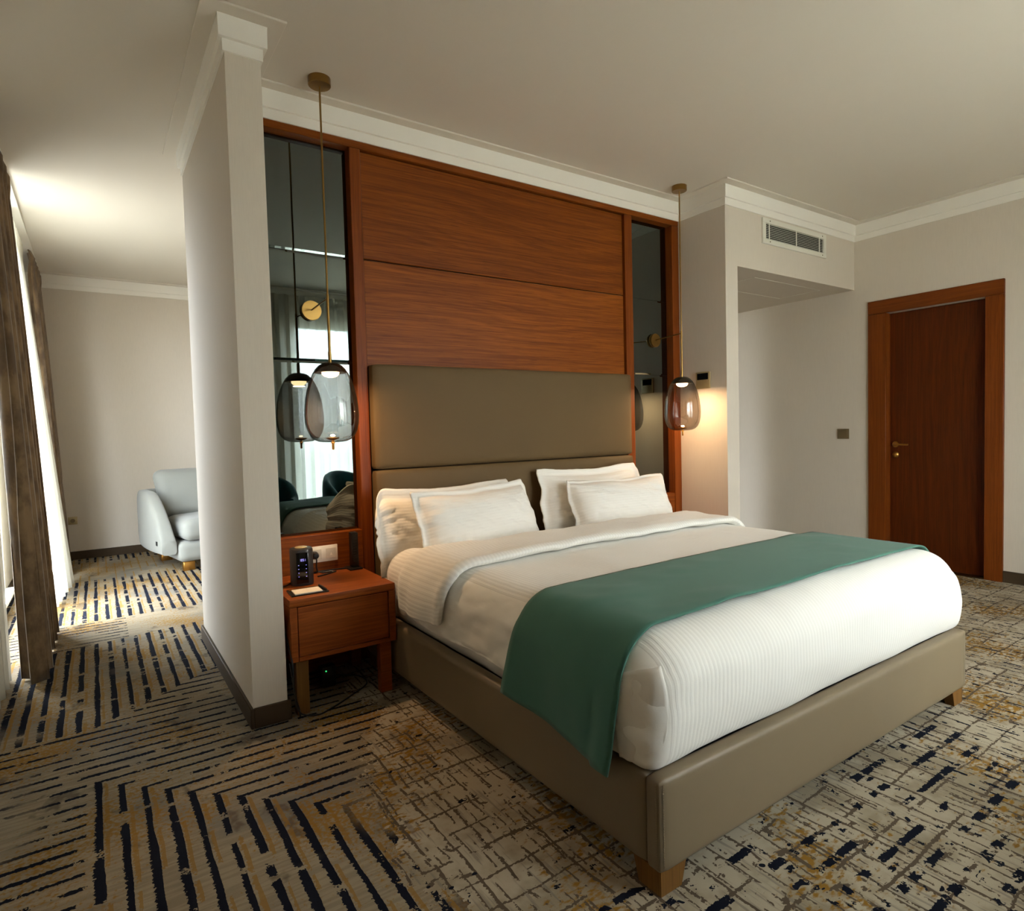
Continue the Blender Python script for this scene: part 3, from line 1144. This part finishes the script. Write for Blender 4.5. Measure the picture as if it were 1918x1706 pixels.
# ------------------------------------------------------------------ pendant lamps
def pendant(cx, cy, dx, label):
    p = thing('pendant_lamp', label, 'pendant lamp', (cx, cy, H), 'smoked glass pendant lamps beside the bed')
    obj('ceiling_rose', lathe(B(), [(0, H - 0.036), (0.050, H - 0.036), (0.053, H - 0.033), (0.053, H), (0, H)], cx, cy), 'brass', p)
    obj('rod', tube(B(), [(cx, cy, H - 0.037), (cx, cy, 1.92)], 0.0048, 12), 'brass', p)
    obj('lower_rod', tube(B(), [(cx, cy, 1.919), (cx, cy, 1.64), (cx, cy, 1.639), (cx, cy, 1.586)], [0.0068, 0.0068, 0.0085, 0.0085], 14), 'brass', p)
    arm = obj('bracket_arm', tube(B(), [(cx, cy, 1.900), (dx, 0.036, 1.888)], 0.004, 10), 'brass', p)
    obj('wall_disc', lathe(B(), [(0, 0.0595), (0.050, 0.0595), (0.052, 0.056), (0.052, 0.040), (0.050, 0.036), (0, 0.036)], dx, 0, 44, 'y', 1.886), 'brass', arm)
    # glass egg, wider towards the bottom
    prof = [(0.0245, 1.5865), (0.040, 1.5820), (0.056, 1.5720), (0.072, 1.5550), (0.086, 1.5320), (0.100, 1.5000), (0.1125, 1.4600), (0.122, 1.4150),
            (0.1275, 1.3700), (0.1295, 1.3300), (0.127, 1.2900), (0.119, 1.2550), (0.106, 1.2280), (0.088, 1.2110), (0.066, 1.2020), (0.040, 1.1985), (0.012, 1.1980)]
    sh = obj('glass_shade', lathe(B(), prof, cx, cy, 64), 'smoke', p, 180)
    obj('cap', lathe(B(), [(0.0, 1.5850), (0.022, 1.5845), (0.038, 1.5795), (0.054, 1.5690), (0.068, 1.5540), (0.078, 1.5390), (0.076, 1.5375), (0.045, 1.5405), (0, 1.5405)], cx, cy, 48), 'dark_brass', p)
    obj('led_diffuser', lathe(B(), [(0, 1.5400), (0.042, 1.5400), (0.040, 1.5300), (0.030, 1.5200), (0.014, 1.5150), (0, 1.5140)], cx, cy, 36), 'led', p)
    f = obj('bottom_dish', lathe(B(), [(0, 1.2075), (0.012, 1.2085), (0.028, 1.2140), (0.034, 1.2200), (0.0335, 1.2206), (0.026, 1.2160), (0.010, 1.2115), (0, 1.2110)], cx, cy, 32), 'brass', p)
    obj('finial', lathe(B(), [(0, 1.2230), (0.006, 1.2220), (0.007, 1.2000), (0.009, 1.1970), (0.009, 1.1920), (0.0062, 1.1900), (0.0058, 1.1640), (0.0040, 1.1610), (0, 1.1600)], cx, cy, 20), 'gold', f)
    l = bpy.data.lights.new('pendant_light', 'AREA')
    l.shape = 'DISK'
    l.size = 0.060
    l.energy = 13.0
    l.color = (1.0, 0.66, 0.36)
    lo = bpy.data.objects.new('pendant_light', l)
    COL.objects.link(lo)
    lo.parent = p
    lo.location = (0, 0, 1.5125 - H)
    return p


pendant(0.974, -0.22, 0.972, 'smoked glass pendant lamp over the nightstand with the clock')
pendant(3.545, -0.22, 3.560, 'smoked glass pendant lamp in front of the thermostat')

# ------------------------------------------------------------------ wall devices
th = thing('thermostat', 'small champagne thermostat with black display on the pilaster', 'thermostat', (XG0, -0.218, 1.567))
obj('plate', nbox(XG0 - 0.012, XG0 - 0.0005, -0.281, -0.155, 1.505, 1.630, 0.003, 2), 'thermo', th)
obj('display', nbox(XG0 - 0.0135, XG0 - 0.0115, -0.268, -0.168, 1.572, 1.620, 0.001, 1), 'screen', th)

sw = thing('light_switch', 'square bronze light switch on the wall left of the door', 'switch', (XR, -0.323, 1.122))
obj('plate', nbox(XR - 0.009, XR - 0.0005, -0.374, -0.272, 1.077, 1.167, 0.002, 2), 'plate', sw)
obj('rocker', nbox(XR - 0.013, XR - 0.0085, -0.360, -0.286, 1.088, 1.156, 0.002, 1), 'plate', sw)

vt = thing('air_vent', 'white air conditioning grille high on the bulkhead above the passage', 'vent', (4.66, YG, 2.69))
gx0, gx1, gz0, gz1 = 4.222, 5.105, 2.592, 2.782
ix0, ix1, iz0, iz1 = 4.262, 5.068, 2.628, 2.746
bm = B()
yy0, yy1 = YG - 0.016, YG - 0.0005
box(bm, gx0, gx1, yy0, yy1, gz0, iz0, 0.002, 1)
box(bm, gx0, gx1, yy0, yy1, iz1, gz1, 0.002, 1)
box(bm, gx0, ix0, yy0, yy1, iz0, iz1, 0.002, 1)
box(bm, ix1, gx1, yy0, yy1, iz0, iz1, 0.002, 1)
obj('frame', bm, 'vent', vt)
obj('duct', nbox(ix0, ix1, YG - 0.003, YG - 0.0008, iz0, iz1), 'vent_dark', vt)
rot = Matrix.Rotation(math.radians(28), 4, 'X')
for k in range(9):
    zc = iz0 + (k + 0.5) * (iz1 - iz0) / 9
    obj('slat', nbox(ix0, ix1, -0.0055, 0.0055, -0.0012, 0.0012, mat=Matrix.Translation((0, YG - 0.0085, zc)) @ rot), 'vent', vt)
for xc in (ix0 + 0.04, (ix0 + ix1) / 2, ix1 - 0.07):
    obj('divider', nbox(xc - 0.005, xc + 0.005, YG - 0.0165, YG - 0.014, iz0, iz1), 'vent', vt)
for xc in (gx0 + 0.09, gx1 - 0.06):
    for zc in (gz0 + 0.018, gz1 - 0.018):
        obj('screw', lathe(B(), [(0, YG - 0.0185), (0.004, YG - 0.0180), (0.005, YG - 0.0155)], xc, 0, 12, 'y', zc), 'dark_brass', vt)

ol = thing('wall_outlet', 'white double wall outlet above the nightstand, holding a black plug', 'outlet', (0.974, 0.004, 0.613))
obj('plate', nbox(0.896, 1.046, -0.005, 0.0035, 0.570, 0.654, 0.002, 2), 'socket', ol)
obj('insert', nbox(0.983, 1.036, -0.0075, -0.0045, 0.586, 0.638, 0.001, 1), 'socket_in', ol)
obj('insert', nbox(0.906, 0.960, -0.0075, -0.0045, 0.586, 0.638, 0.001, 1), 'socket_in', ol)
t = B()
for s in (((1.003, 0.600), (1.018, 0.600), (1.0105, 0.617)),):
    vs = [t.verts.new((a, -0.0078, b)) for a, b in s]
    vs2 = [t.verts.new((a, -0.0070, b)) for a, b in s]
    t.faces.new(vs); t.faces.new(vs2)
    for i in range(3):
        t.faces.new((vs[i], vs[(i + 1) % 3], vs2[(i + 1) % 3], vs2[i]))
obj('data_port', t, 'paper', ol)

pl = thing('power_plug', 'black power plug in the left socket above the nightstand', 'plug', (0.920, -0.008, 0.610))
obj('body', lathe(B(), [(0, -0.0078), (0.020, -0.0078), (0.021, -0.018), (0.018, -0.038), (0.013, -0.050), (0, -0.052)], 0.920, 0, 24, 'y', 0.612), 'black', pl)
obj('cord', tube(B(), [(0.920, -0.045, 0.606), (0.920, -0.052, 0.590), (0.918, -0.050, 0.555), (0.922, -0.055, 0.532), (0.945, -0.062, 0.5265), (0.990, -0.060, 0.526), (1.01, -0.075, 0.526), (0.97, -0.10, 0.526), (0.90, -0.13, 0.526)], 0.0038, 8), 'black', pl)

# clock radio
ck = thing('clock_radio', 'rounded dark clock radio with a blue lit display on the nightstand', 'clock', (0.800, -0.215, 0.5225))
cx, cy, z0 = 0.800, -0.215, 0.5228


def rrect(w, d, r, n=8):
    out = []
    for q, (sx_, sy_) in enumerate(((1, 1), (-1, 1), (-1, -1), (1, -1))):
        for i in range(n + 1):
            a = q * PI / 2 + (PI / 2) * i / n
            out.append((sx_ * (w / 2 - r) + r * math.cos(a), sy_ * (d / 2 - r) + r * math.sin(a)))
    return out


def rprism(w, d, r, c, zs_, rotz=0.0):
    """rounded column; zs_: list of (z, scale)"""
    bm = B()
    pr = rrect(w, d, r)
    ca, sa = math.cos(rotz), math.sin(rotz)
    rings = []
    for z, k in zs_:
        rings.append([bm.verts.new((c[0] + (x * ca - y * sa) * k, c[1] + (x * sa + y * ca) * k, z)) for x, y in pr])
    n = len(pr)
    for a, b in zip(rings, rings[1:]):
        for i in range(n):
            bm.faces.new((a[i], a[(i + 1) % n], b[(i + 1) % n], b[i]))
    bm.faces.new(rings[0])
    bm.faces.new(rings[-1])
    return bm


RZ = -0.20
obj('body', rprism(0.105, 0.105, 0.040, (cx, cy), [(z0, 0.96), (z0 + 0.004, 1.0), (z0 + 0.165, 1.0), (z0 + 0.172, 0.95), (z0 + 0.173, 0.9)], RZ), simple('clock_grey_plastic', (44, 41, 40), 0.45), ck)
obj('top_dial', lathe(B(), [(0, z0 + 0.1732), (0.028, z0 + 0.1732), (0.029, z0 + 0.177), (0.026, z0 + 0.179), (0, z0 + 0.179)], cx, cy, 32), 'thermo', ck)
Rc = Matrix.Translation((cx, cy, z0)) @ Matrix.Rotation(RZ, 4, 'Z')
fpn = obj('display', nbox(-0.027, 0.027, -0.0545, -0.050, 0.012, 0.158, 0.002, 2, mat=Rc), 'screen', ck)
SEGS = {'1': 'bc', '5': 'afgcd', '8': 'abcdefg', '0': 'abcdef'}
bm = B()


def digit(bm, ch, x, z, s):
    L = {'a': (0, .5, 1, .5, 0), 'g': (0, .5, .5, .5, 0), 'd': (0, .5, 0, .5, 0), 'f': (0, 0, .75, 0, 1), 'b': (0, .5, .75, 0, 1), 'e': (0, 0, .25, 0, 1), 'c': (0, .5, .25, 0, 1)}
    w, h, t = s * .5, s, s * .11
    R = {'a': (0, w, h - t, h), 'g': (0, w, h / 2 - t / 2, h / 2 + t / 2), 'd': (0, w, 0, t), 'f': (0, t, h / 2, h), 'e': (0, t, 0, h / 2), 'b': (w - t, w, h / 2, h), 'c': (w - t, w, 0, h / 2)}
    for c in SEGS[ch]:
        a = R[c]
        box(bm, x + a[0], x + a[1], -0.0552, -0.0546, z + a[2], z + a[3], mat=Rc)


digit(bm, '1', -0.012, 0.118, 0.011)
digit(bm, '0', -0.0045, 0.118, 0.011)
digit(bm, '5', 0.003, 0.118, 0.011)
digit(bm, '1', 0.0095, 0.118, 0.011)
obj('digits', bm, 'digits', fpn)
for sx_ in (-0.019, 0.015):
    for zz in (0.044, 0.062, 0.080, 0.098):
        obj('key', nbox(sx_, sx_ + 0.0045, -0.0552, -0.0546, zz, zz + 0.0025, mat=Rc), 'digits', fpn)
obj('feet', rprism(0.08, 0.08, 0.03, (cx, cy), [(0.5222, 1), (z0, 1)], RZ), 'matt_black', ck)

# slim ribbed device with a long flat foot
td = thing('electronic_device', 'slim ribbed black device standing at the back of the nightstand', 'device', (1.118, -0.055, 0.5222))
obj('body', nbox(1.100, 1.136, -0.075, -0.030, 0.532, 0.715, 0.004, 2), 'black', td)
for k in range(9):
    obj('rib', nbox(1.106, 1.130, -0.0775, -0.0755, 0.560 + k * 0.014, 0.5655 + k * 0.014, 0.0005, 1), 'matt_black', td)
obj('base_plate', nbox(1.075, 1.146, -0.105, -0.010, 0.5222, 0.5318, 0.003, 2), 'black', td)
obj('cord', tube(B(), [(1.08, -0.04, 0.5265), (1.03, -0.030, 0.526), (0.98, -0.025, 0.526), (0.93, -0.024, 0.526), (0.88, -0.05, 0.526), (0.80, -0.13, 0.526)], 0.0042, 8), 'black', td)

# notepad with pen
npd = thing('notepad', 'small white notepad on a black tray with gold strip and pen', 'notepad', (0.760, -0.400, 0.5222))
Rn = Matrix.Translation((0.775, -0.385, 0.5222)) @ Matrix.Rotation(-0.06, 4, 'Z')
obj('tray', nbox(-0.080, 0.084, -0.062, 0.062, 0.0, 0.006, 0.002, 1, mat=Rn), 'black', npd)
obj('paper', nbox(-0.064, 0.056, -0.056, 0.028, 0.0062, 0.0105, 0.0005, 1, mat=Rn), 'paper', npd)
obj('gold_strip', nbox(-0.072, 0.060, 0.032, 0.056, 0.0062, 0.0085, 0.0005, 1, mat=Rn), 'gold', npd)
obj('pen', tube(B(), [Rn @ Vector((0.066, 0.056, 0.0105)), Rn @ Vector((0.074, -0.040, 0.0105)), Rn @ Vector((0.0752, -0.054, 0.0105))], [0.0042, 0.0042, 0.0015], 10), 'matt_black', npd)

# adapter and cables under the nightstand
ad = thing('power_adapter', 'black power adapter with green light on the carpet under the nightstand', 'adapter', (0.90, -0.25, 0))
obj('body', nbox(0.865, 0.935, -0.255, -0.200, 0.001, 0.105, 0.008, 2), 'black', ad)
obj('indicator', lathe(B(), [(0, -0.2575), (0.0035, -0.2572), (0.0035, -0.2545)], 0.885, 0, 12, 'y', 0.085), 'green_led', ad)


def smooth_pts(P, n=8):
    out = []
    P = [Vector(p) for p in P]
    for i in range(len(P) - 1):
        p0, p1, p2, p3 = P[max(i - 1, 0)], P[i], P[i + 1], P[min(i + 2, len(P) - 1)]
        for k in range(n):
            t = k / n
            out.append(0.5 * ((2 * p1) + (-p0 + p2) * t + (2 * p0 - 5 * p1 + 4 * p2 - p3) * t * t + (-p0 + 3 * p1 - 3 * p2 + p3) * t ** 3))
    out.append(P[-1])
    return out


cb = tag(obj('cable', tube(B(), smooth_pts([(0.780, -0.16, 0.528), (0.725, -0.22, 0.527), (0.6645, -0.30, 0.529), (0.659, -0.325, 0.46), (0.6685, -0.492, 0.26), (0.672, -0.500, 0.12), (0.690, -0.510, 0.03), (0.76, -0.525, 0.007), (0.84, -0.490, 0.006), (0.95, -0.42, 0.006), (1.06, -0.33, 0.006), (1.05, -0.25, 0.02), (0.96, -0.23, 0.04), (0.925, -0.228, 0.05)]), 0.0036, 8), 'black'),
         'black cable running from the clock down to the power adapter on the carpet', 'cable')
tag(obj('cable', tube(B(), smooth_pts([(0.662, -0.482, 0.245), (0.6655, -0.495, 0.20), (0.675, -0.500, 0.10), (0.688, -0.500, 0.045), (0.694, -0.497, 0.008)]), 0.0042, 8), 'black'),
    'short black cable hanging straight down between pillar and nightstand leg', 'cable')

# ------------------------------------------------------------------ curtains beside the left window
tag(obj('curtain_rail', nbox(-0.52, -0.37, 0.30, YF - 0.06, H - 0.022, H - 0.0005, 0.002, 1), 'white'), 'white curtain rail fixed to the ceiling above the left window', 'rail')


def lean_drape(z, u):
    return -0.400 + 0.100 * max(0.0, 1 - z / 2.92) ** 0.8


def lean_sheer(z, u):
    k = max(0.0, 1 - z / 2.92)
    return -0.445 + (0.13 + 0.10 * u) * k


def lean_edge(z, u):
    return -0.450 + 0.01 * (1 - z / 2.92)


def curtain(name, mat, y0, y1, lean, folds, amp, label, cat, thick, seed, taper=0.0, ztop=2.918, group=None):
    NU, NV = folds * 14, 46

    def f(u, v):
        z = ztop - v * (ztop - 0.012)
        ph = u * folds * 2 * PI
        a = amp * (0.55 + 0.6 * v) * (1 + 0.35 * mn.noise(Vector((u * folds * 0.7, seed, 0))))
        s = math.sin(ph + 0.8 * mn.noise(Vector((u * 3, v * 1.2, seed))))
        s = math.copysign(abs(s) ** 0.75, s)
        head = max(0, 1 - v / 0.035)
        a2 = a * (1 - 0.4 * head)
        yy = y0 + (y1 - y0) * u + 0.30 * a * math.sin(2 * ph) + mn.noise(Vector((u * 2, v * 2, seed + 5))) * 0.015
        yy += taper * (u - 0.5) * (v ** 1.4)
        bulge = 0.020 * math.exp(-((v - 0.028) / 0.018) ** 2)
        return (lean(z, u) + a2 * s + bulge, yy, z)
    bm = B()
    grid(bm, f, NU, NV)
    o = obj(name, bm, mat, None, 180)
    solidify(o, thick, 0)
    return tag(o, label, cat, group)


curtain('drape', 'drape', 0.74, 1.76, lean_drape, 6, 0.052, 'heavy brown velvet drape nearest the camera at the left window', 'curtain', 0.008, 3.3, 0.10, group='drapes at the left window')
curtain('drape', 'drape', 3.62, 4.50, lean_drape, 5, 0.048, 'brown velvet drape in the far corner behind the white sheer', 'curtain', 0.008, 8.8, 0.05, group='drapes at the left window')
curtain('sheer_curtain', 'sheer', 2.45, 3.34, lean_sheer, 6, 0.036, 'white sheer curtain gathered beside the bright window gap', 'curtain', 0.002, 5.1, 0.12, group='sheers at the left window')
curtain('sheer_curtain', 'sheer', 0.30, 0.90, lean_edge, 5, 0.036, 'white sheer curtain at the left picture edge before the brown drape', 'curtain', 0.002, 6.4, 0.06, group='sheers at the left window')


# curtains at the back windows (seen in the mirrors)
def back_curtain(name, mat, x0, x1, yc, folds, amp, label, thick, seed, z1=2.86):
    def f(u, v):
        z = z1 - v * (z1 - 0.015)
        ph = u * folds * 2 * PI
        return (x0 + (x1 - x0) * u + 0.3 * amp * math.sin(2 * ph), yc + amp * math.sin(ph + 0.6 * mn.noise(Vector((u * 4, v, seed)))), z)
    bm = B()
    grid(bm, f, folds * 12, 20)
    o = solidify(obj(name, bm, mat, None, 180), thick, 0)
    return tag(o, label, 'curtain', 'curtains at the back windows')


back_curtain('sheer_curtain', 'sheer', 1.62, 3.46, YB + 0.10, 16, 0.024, 'white sheer before the bright window seen in the left mirror', 0.002, 1.0)
back_curtain('sheer_curtain', 'sheer', 3.66, 4.86, YB + 0.10, 11, 0.024, 'white sheer before the window nearer the door wall', 0.002, 2.0)
for k, (a, c, lab) in enumerate(((1.16, 1.60, 'brown drape left of the window seen in the left mirror'), (3.44, 3.56, 'brown drape right of the window seen in the left mirror'),
                                 (3.58, 3.70, 'brown drape left of the window nearer the door wall'), (4.93, 5.25, 'brown drape right of the window nearer the door wall'))):
    back_curtain('drape', 'drape', a, c, YB + 0.17, 4, 0.045, lab, 0.006, 3.0 + k)

# ------------------------------------------------------------------ grey armchair in the sitting area
ac = thing('armchair', 'light grey upholstered armchair on gold feet against the far wall', 'armchair', (0.95, 3.75, 0))
RA = Matrix.Translation((0.640, 3.215, 0)) @ Matrix.Rotation(math.radians(10), 4, 'Z')


def apart(name, bm, mat, parent=ac, sharp=60):
    bmesh.ops.transform(bm, matrix=RA, verts=bm.verts)
    return obj(name, bm, mat, parent, sharp)


def srb(x0, x1, y0, y1, z0, z1, r, n=(20, 20, 10)):
    return soft_panel(x0, x1, y0, y1, z0, z1, r, n)


apart('base', srb(-0.045, 1.00, -0.05, 0.80, 0.085, 0.275, 0.06, (30, 30, 12)), 'grey_fabric')
bm = srb(0.00, 0.96, -0.075, 0.62, 0.278, 0.475, 0.075, (36, 30, 14))
for v in bm.verts:
    if v.co.z > 0.42:
        v.co.z += 0.018 * max(0, 1 - ((v.co.x - 0.48) / 0.5) ** 2)
apart('seat_cushion', bm, 'grey_fabric')
for s in (0, 1):
    # arm: slanting front edge curving up to the back
    bm = B()
    prof = []
    for i in range(25):
        t = i / 24
        y = -0.02 + 0.80 * t
        zt = 0.30 + (0.735 - 0.30) * (1 - (1 - min(1, t / 0.55)) ** 2.0) if t < 0.55 else 0.735
        prof.append((y, zt))
    NA = 14
    rings = []
    for (y, zt) in prof:
        ring = []
        for k in range(NA * 2):
            a = PI * k / NA
            hw = 0.062
            cxm = -0.115 if s == 0 else 1.07
            zc = (zt + 0.17) / 2
            hz = (zt - 0.17) / 2
            ex = math.copysign(abs(math.cos(a)) ** 0.45, math.cos(a))
            ez = math.copysign(abs(math.sin(a)) ** 0.40, math.sin(a))
            curve = 0.03 * math.sin((y + 0.02) / 0.8 * PI)
            ring.append(bm.verts.new((cxm + hw * ex + (-curve if s == 0 else curve), y, zc + hz * ez)))
        rings.append(ring)
    for a_, b_ in zip(rings, rings[1:]):
        for k in range(NA * 2):
            bm.faces.new((a_[k], a_[(k + 1) % (NA * 2)], b_[(k + 1) % (NA * 2)], b_[k]))
    bm.faces.new(rings[0])
    bm.faces.new(rings[-1])
    am = apart('arm', bm, 'grey_fabric')
    if s == 0:
        tg = nbox(-0.193, -0.1875, 0.07, 0.11, 0.255, 0.295, 0.001, 1)
        bmesh.ops.transform(tg, matrix=RA, verts=tg.verts)
        obj('fabric_tag', tg, 'matt_black', am)
apart('back_frame', srb(-0.13, 1.09, 0.74, 0.86, 0.17, 0.735, 0.05, (24, 8, 20)), 'grey_fabric')
bm = srb(-0.035, 1.00, -0.09, 0.09, -0.25, 0.25, 0.085, (36, 14, 26))
for v in bm.verts:
    k = max(0, 1 - ((v.co.x - 0.48) / 0.55) ** 4) * max(0, 1 - (v.co.z / 0.27) ** 4)
    v.co.y *= 0.7 + 0.6 * k
    v.co.x += 0.03 * math.copysign((v.co.z / 0.25) if v.co.z > 0 else 0, v.co.x - .48) * (1 if abs(v.co.x - .48) > .3 else 0)
bmesh.ops.transform(bm, matrix=Matrix.Translation((0, 0.60, 0.685)) @ Matrix.Rotation(math.radians(-16), 4, 'X'), verts=bm.verts)
apart('back_cushion', bm, 'grey_fabric')
for lx in (0.0, 0.86):
    for ly in (-0.01, 0.70):
        apart('leg', nbox(lx, lx + 0.10, ly, ly + 0.05, 0.0, 0.0845, 0.003, 1), 'gold')
ot = thing('far_outlet', 'small wall outlet low beside the sheer curtain on the far wall', 'outlet', (-0.215, YF, 0.41))
obj('plate', nbox(-0.255, -0.175, YF - 0.009, YF - 0.0005, 0.37, 0.45, 0.002, 2), 'thermo', ot)
obj('socket_well', lathe(B(), [(0, YF - 0.0098), (0.019, YF - 0.0102), (0.021, YF - 0.0085)], -0.215, 0, 20, 'y', 0.41), 'plate', ot)


# ------------------------------------------------------------------ teal tub chairs near the back windows (seen in the mirror)
def tub_chair(cx, cy, rz, label):
    c = thing('tub_chair', label, 'armchair', (cx, cy, 0), 'teal tub chairs by the back windows')
    Rt = Matrix.Translation((cx, cy, 0)) @ Matrix.Rotation(rz, 4, 'Z')

    def put(name, bm, mat, sharp=60):
        bmesh.ops.transform(bm, matrix=Rt, verts=bm.verts)
        return obj(name, bm, mat, c, sharp)
    bm = B()
    N = 40
    rings = []
    for i in range(N + 1):
        a = math.radians(-20 + 220 * i / N)
        t = math.sin((a)) if 0 < a < PI else 0
        zt = 0.60 + 0.22 * max(0, t) ** 0.8
        ring = []
        for k in range(16):
            q = 2 * PI * k / 16
            ex = math.copysign(abs(math.cos(q)) ** 0.6, math.cos(q))
            ez = math.copysign(abs(math.sin(q)) ** 0.6, math.sin(q))
            r = 0.36 + 0.05 * ex
            ring.append(bm.verts.new((r * math.cos(a), r * 0.95 * math.sin(a), (zt + 0.15) / 2 + (zt - 0.15) / 2 * ez)))
        rings.append(ring)
    for a_, b_ in zip(rings, rings[1:]):
        for k in range(16):
            bm.faces.new((a_[k], a_[(k + 1) % 16], b_[(k + 1) % 16], b_[k]))
    bm.faces.new(rings[0])
    bm.faces.new(rings[-1])
    put('backrest', bm, 'teal')
    put('seat', soft_panel(-0.30, 0.30, -0.36, 0.28, 0.16, 0.45, 0.07, (20, 20, 10)), 'teal')
    for sx_ in (-1, 1):
        for sy_ in (-1, 1):
            put('leg', tube(B(), [(sx_ * 0.22, sy_ * 0.22, 0.16), (sx_ * 0.25, sy_ * 0.25, 0.0)], [0.018, 0.011], 12), 'gold')
    return c


tub_chair(1.35, -3.30, math.radians(200), 'dark teal tub chair left in the mirror before the sheer')
tub_chair(2.45, -3.35, math.radians(150), 'teal tub chair right in the mirror beyond the bed')
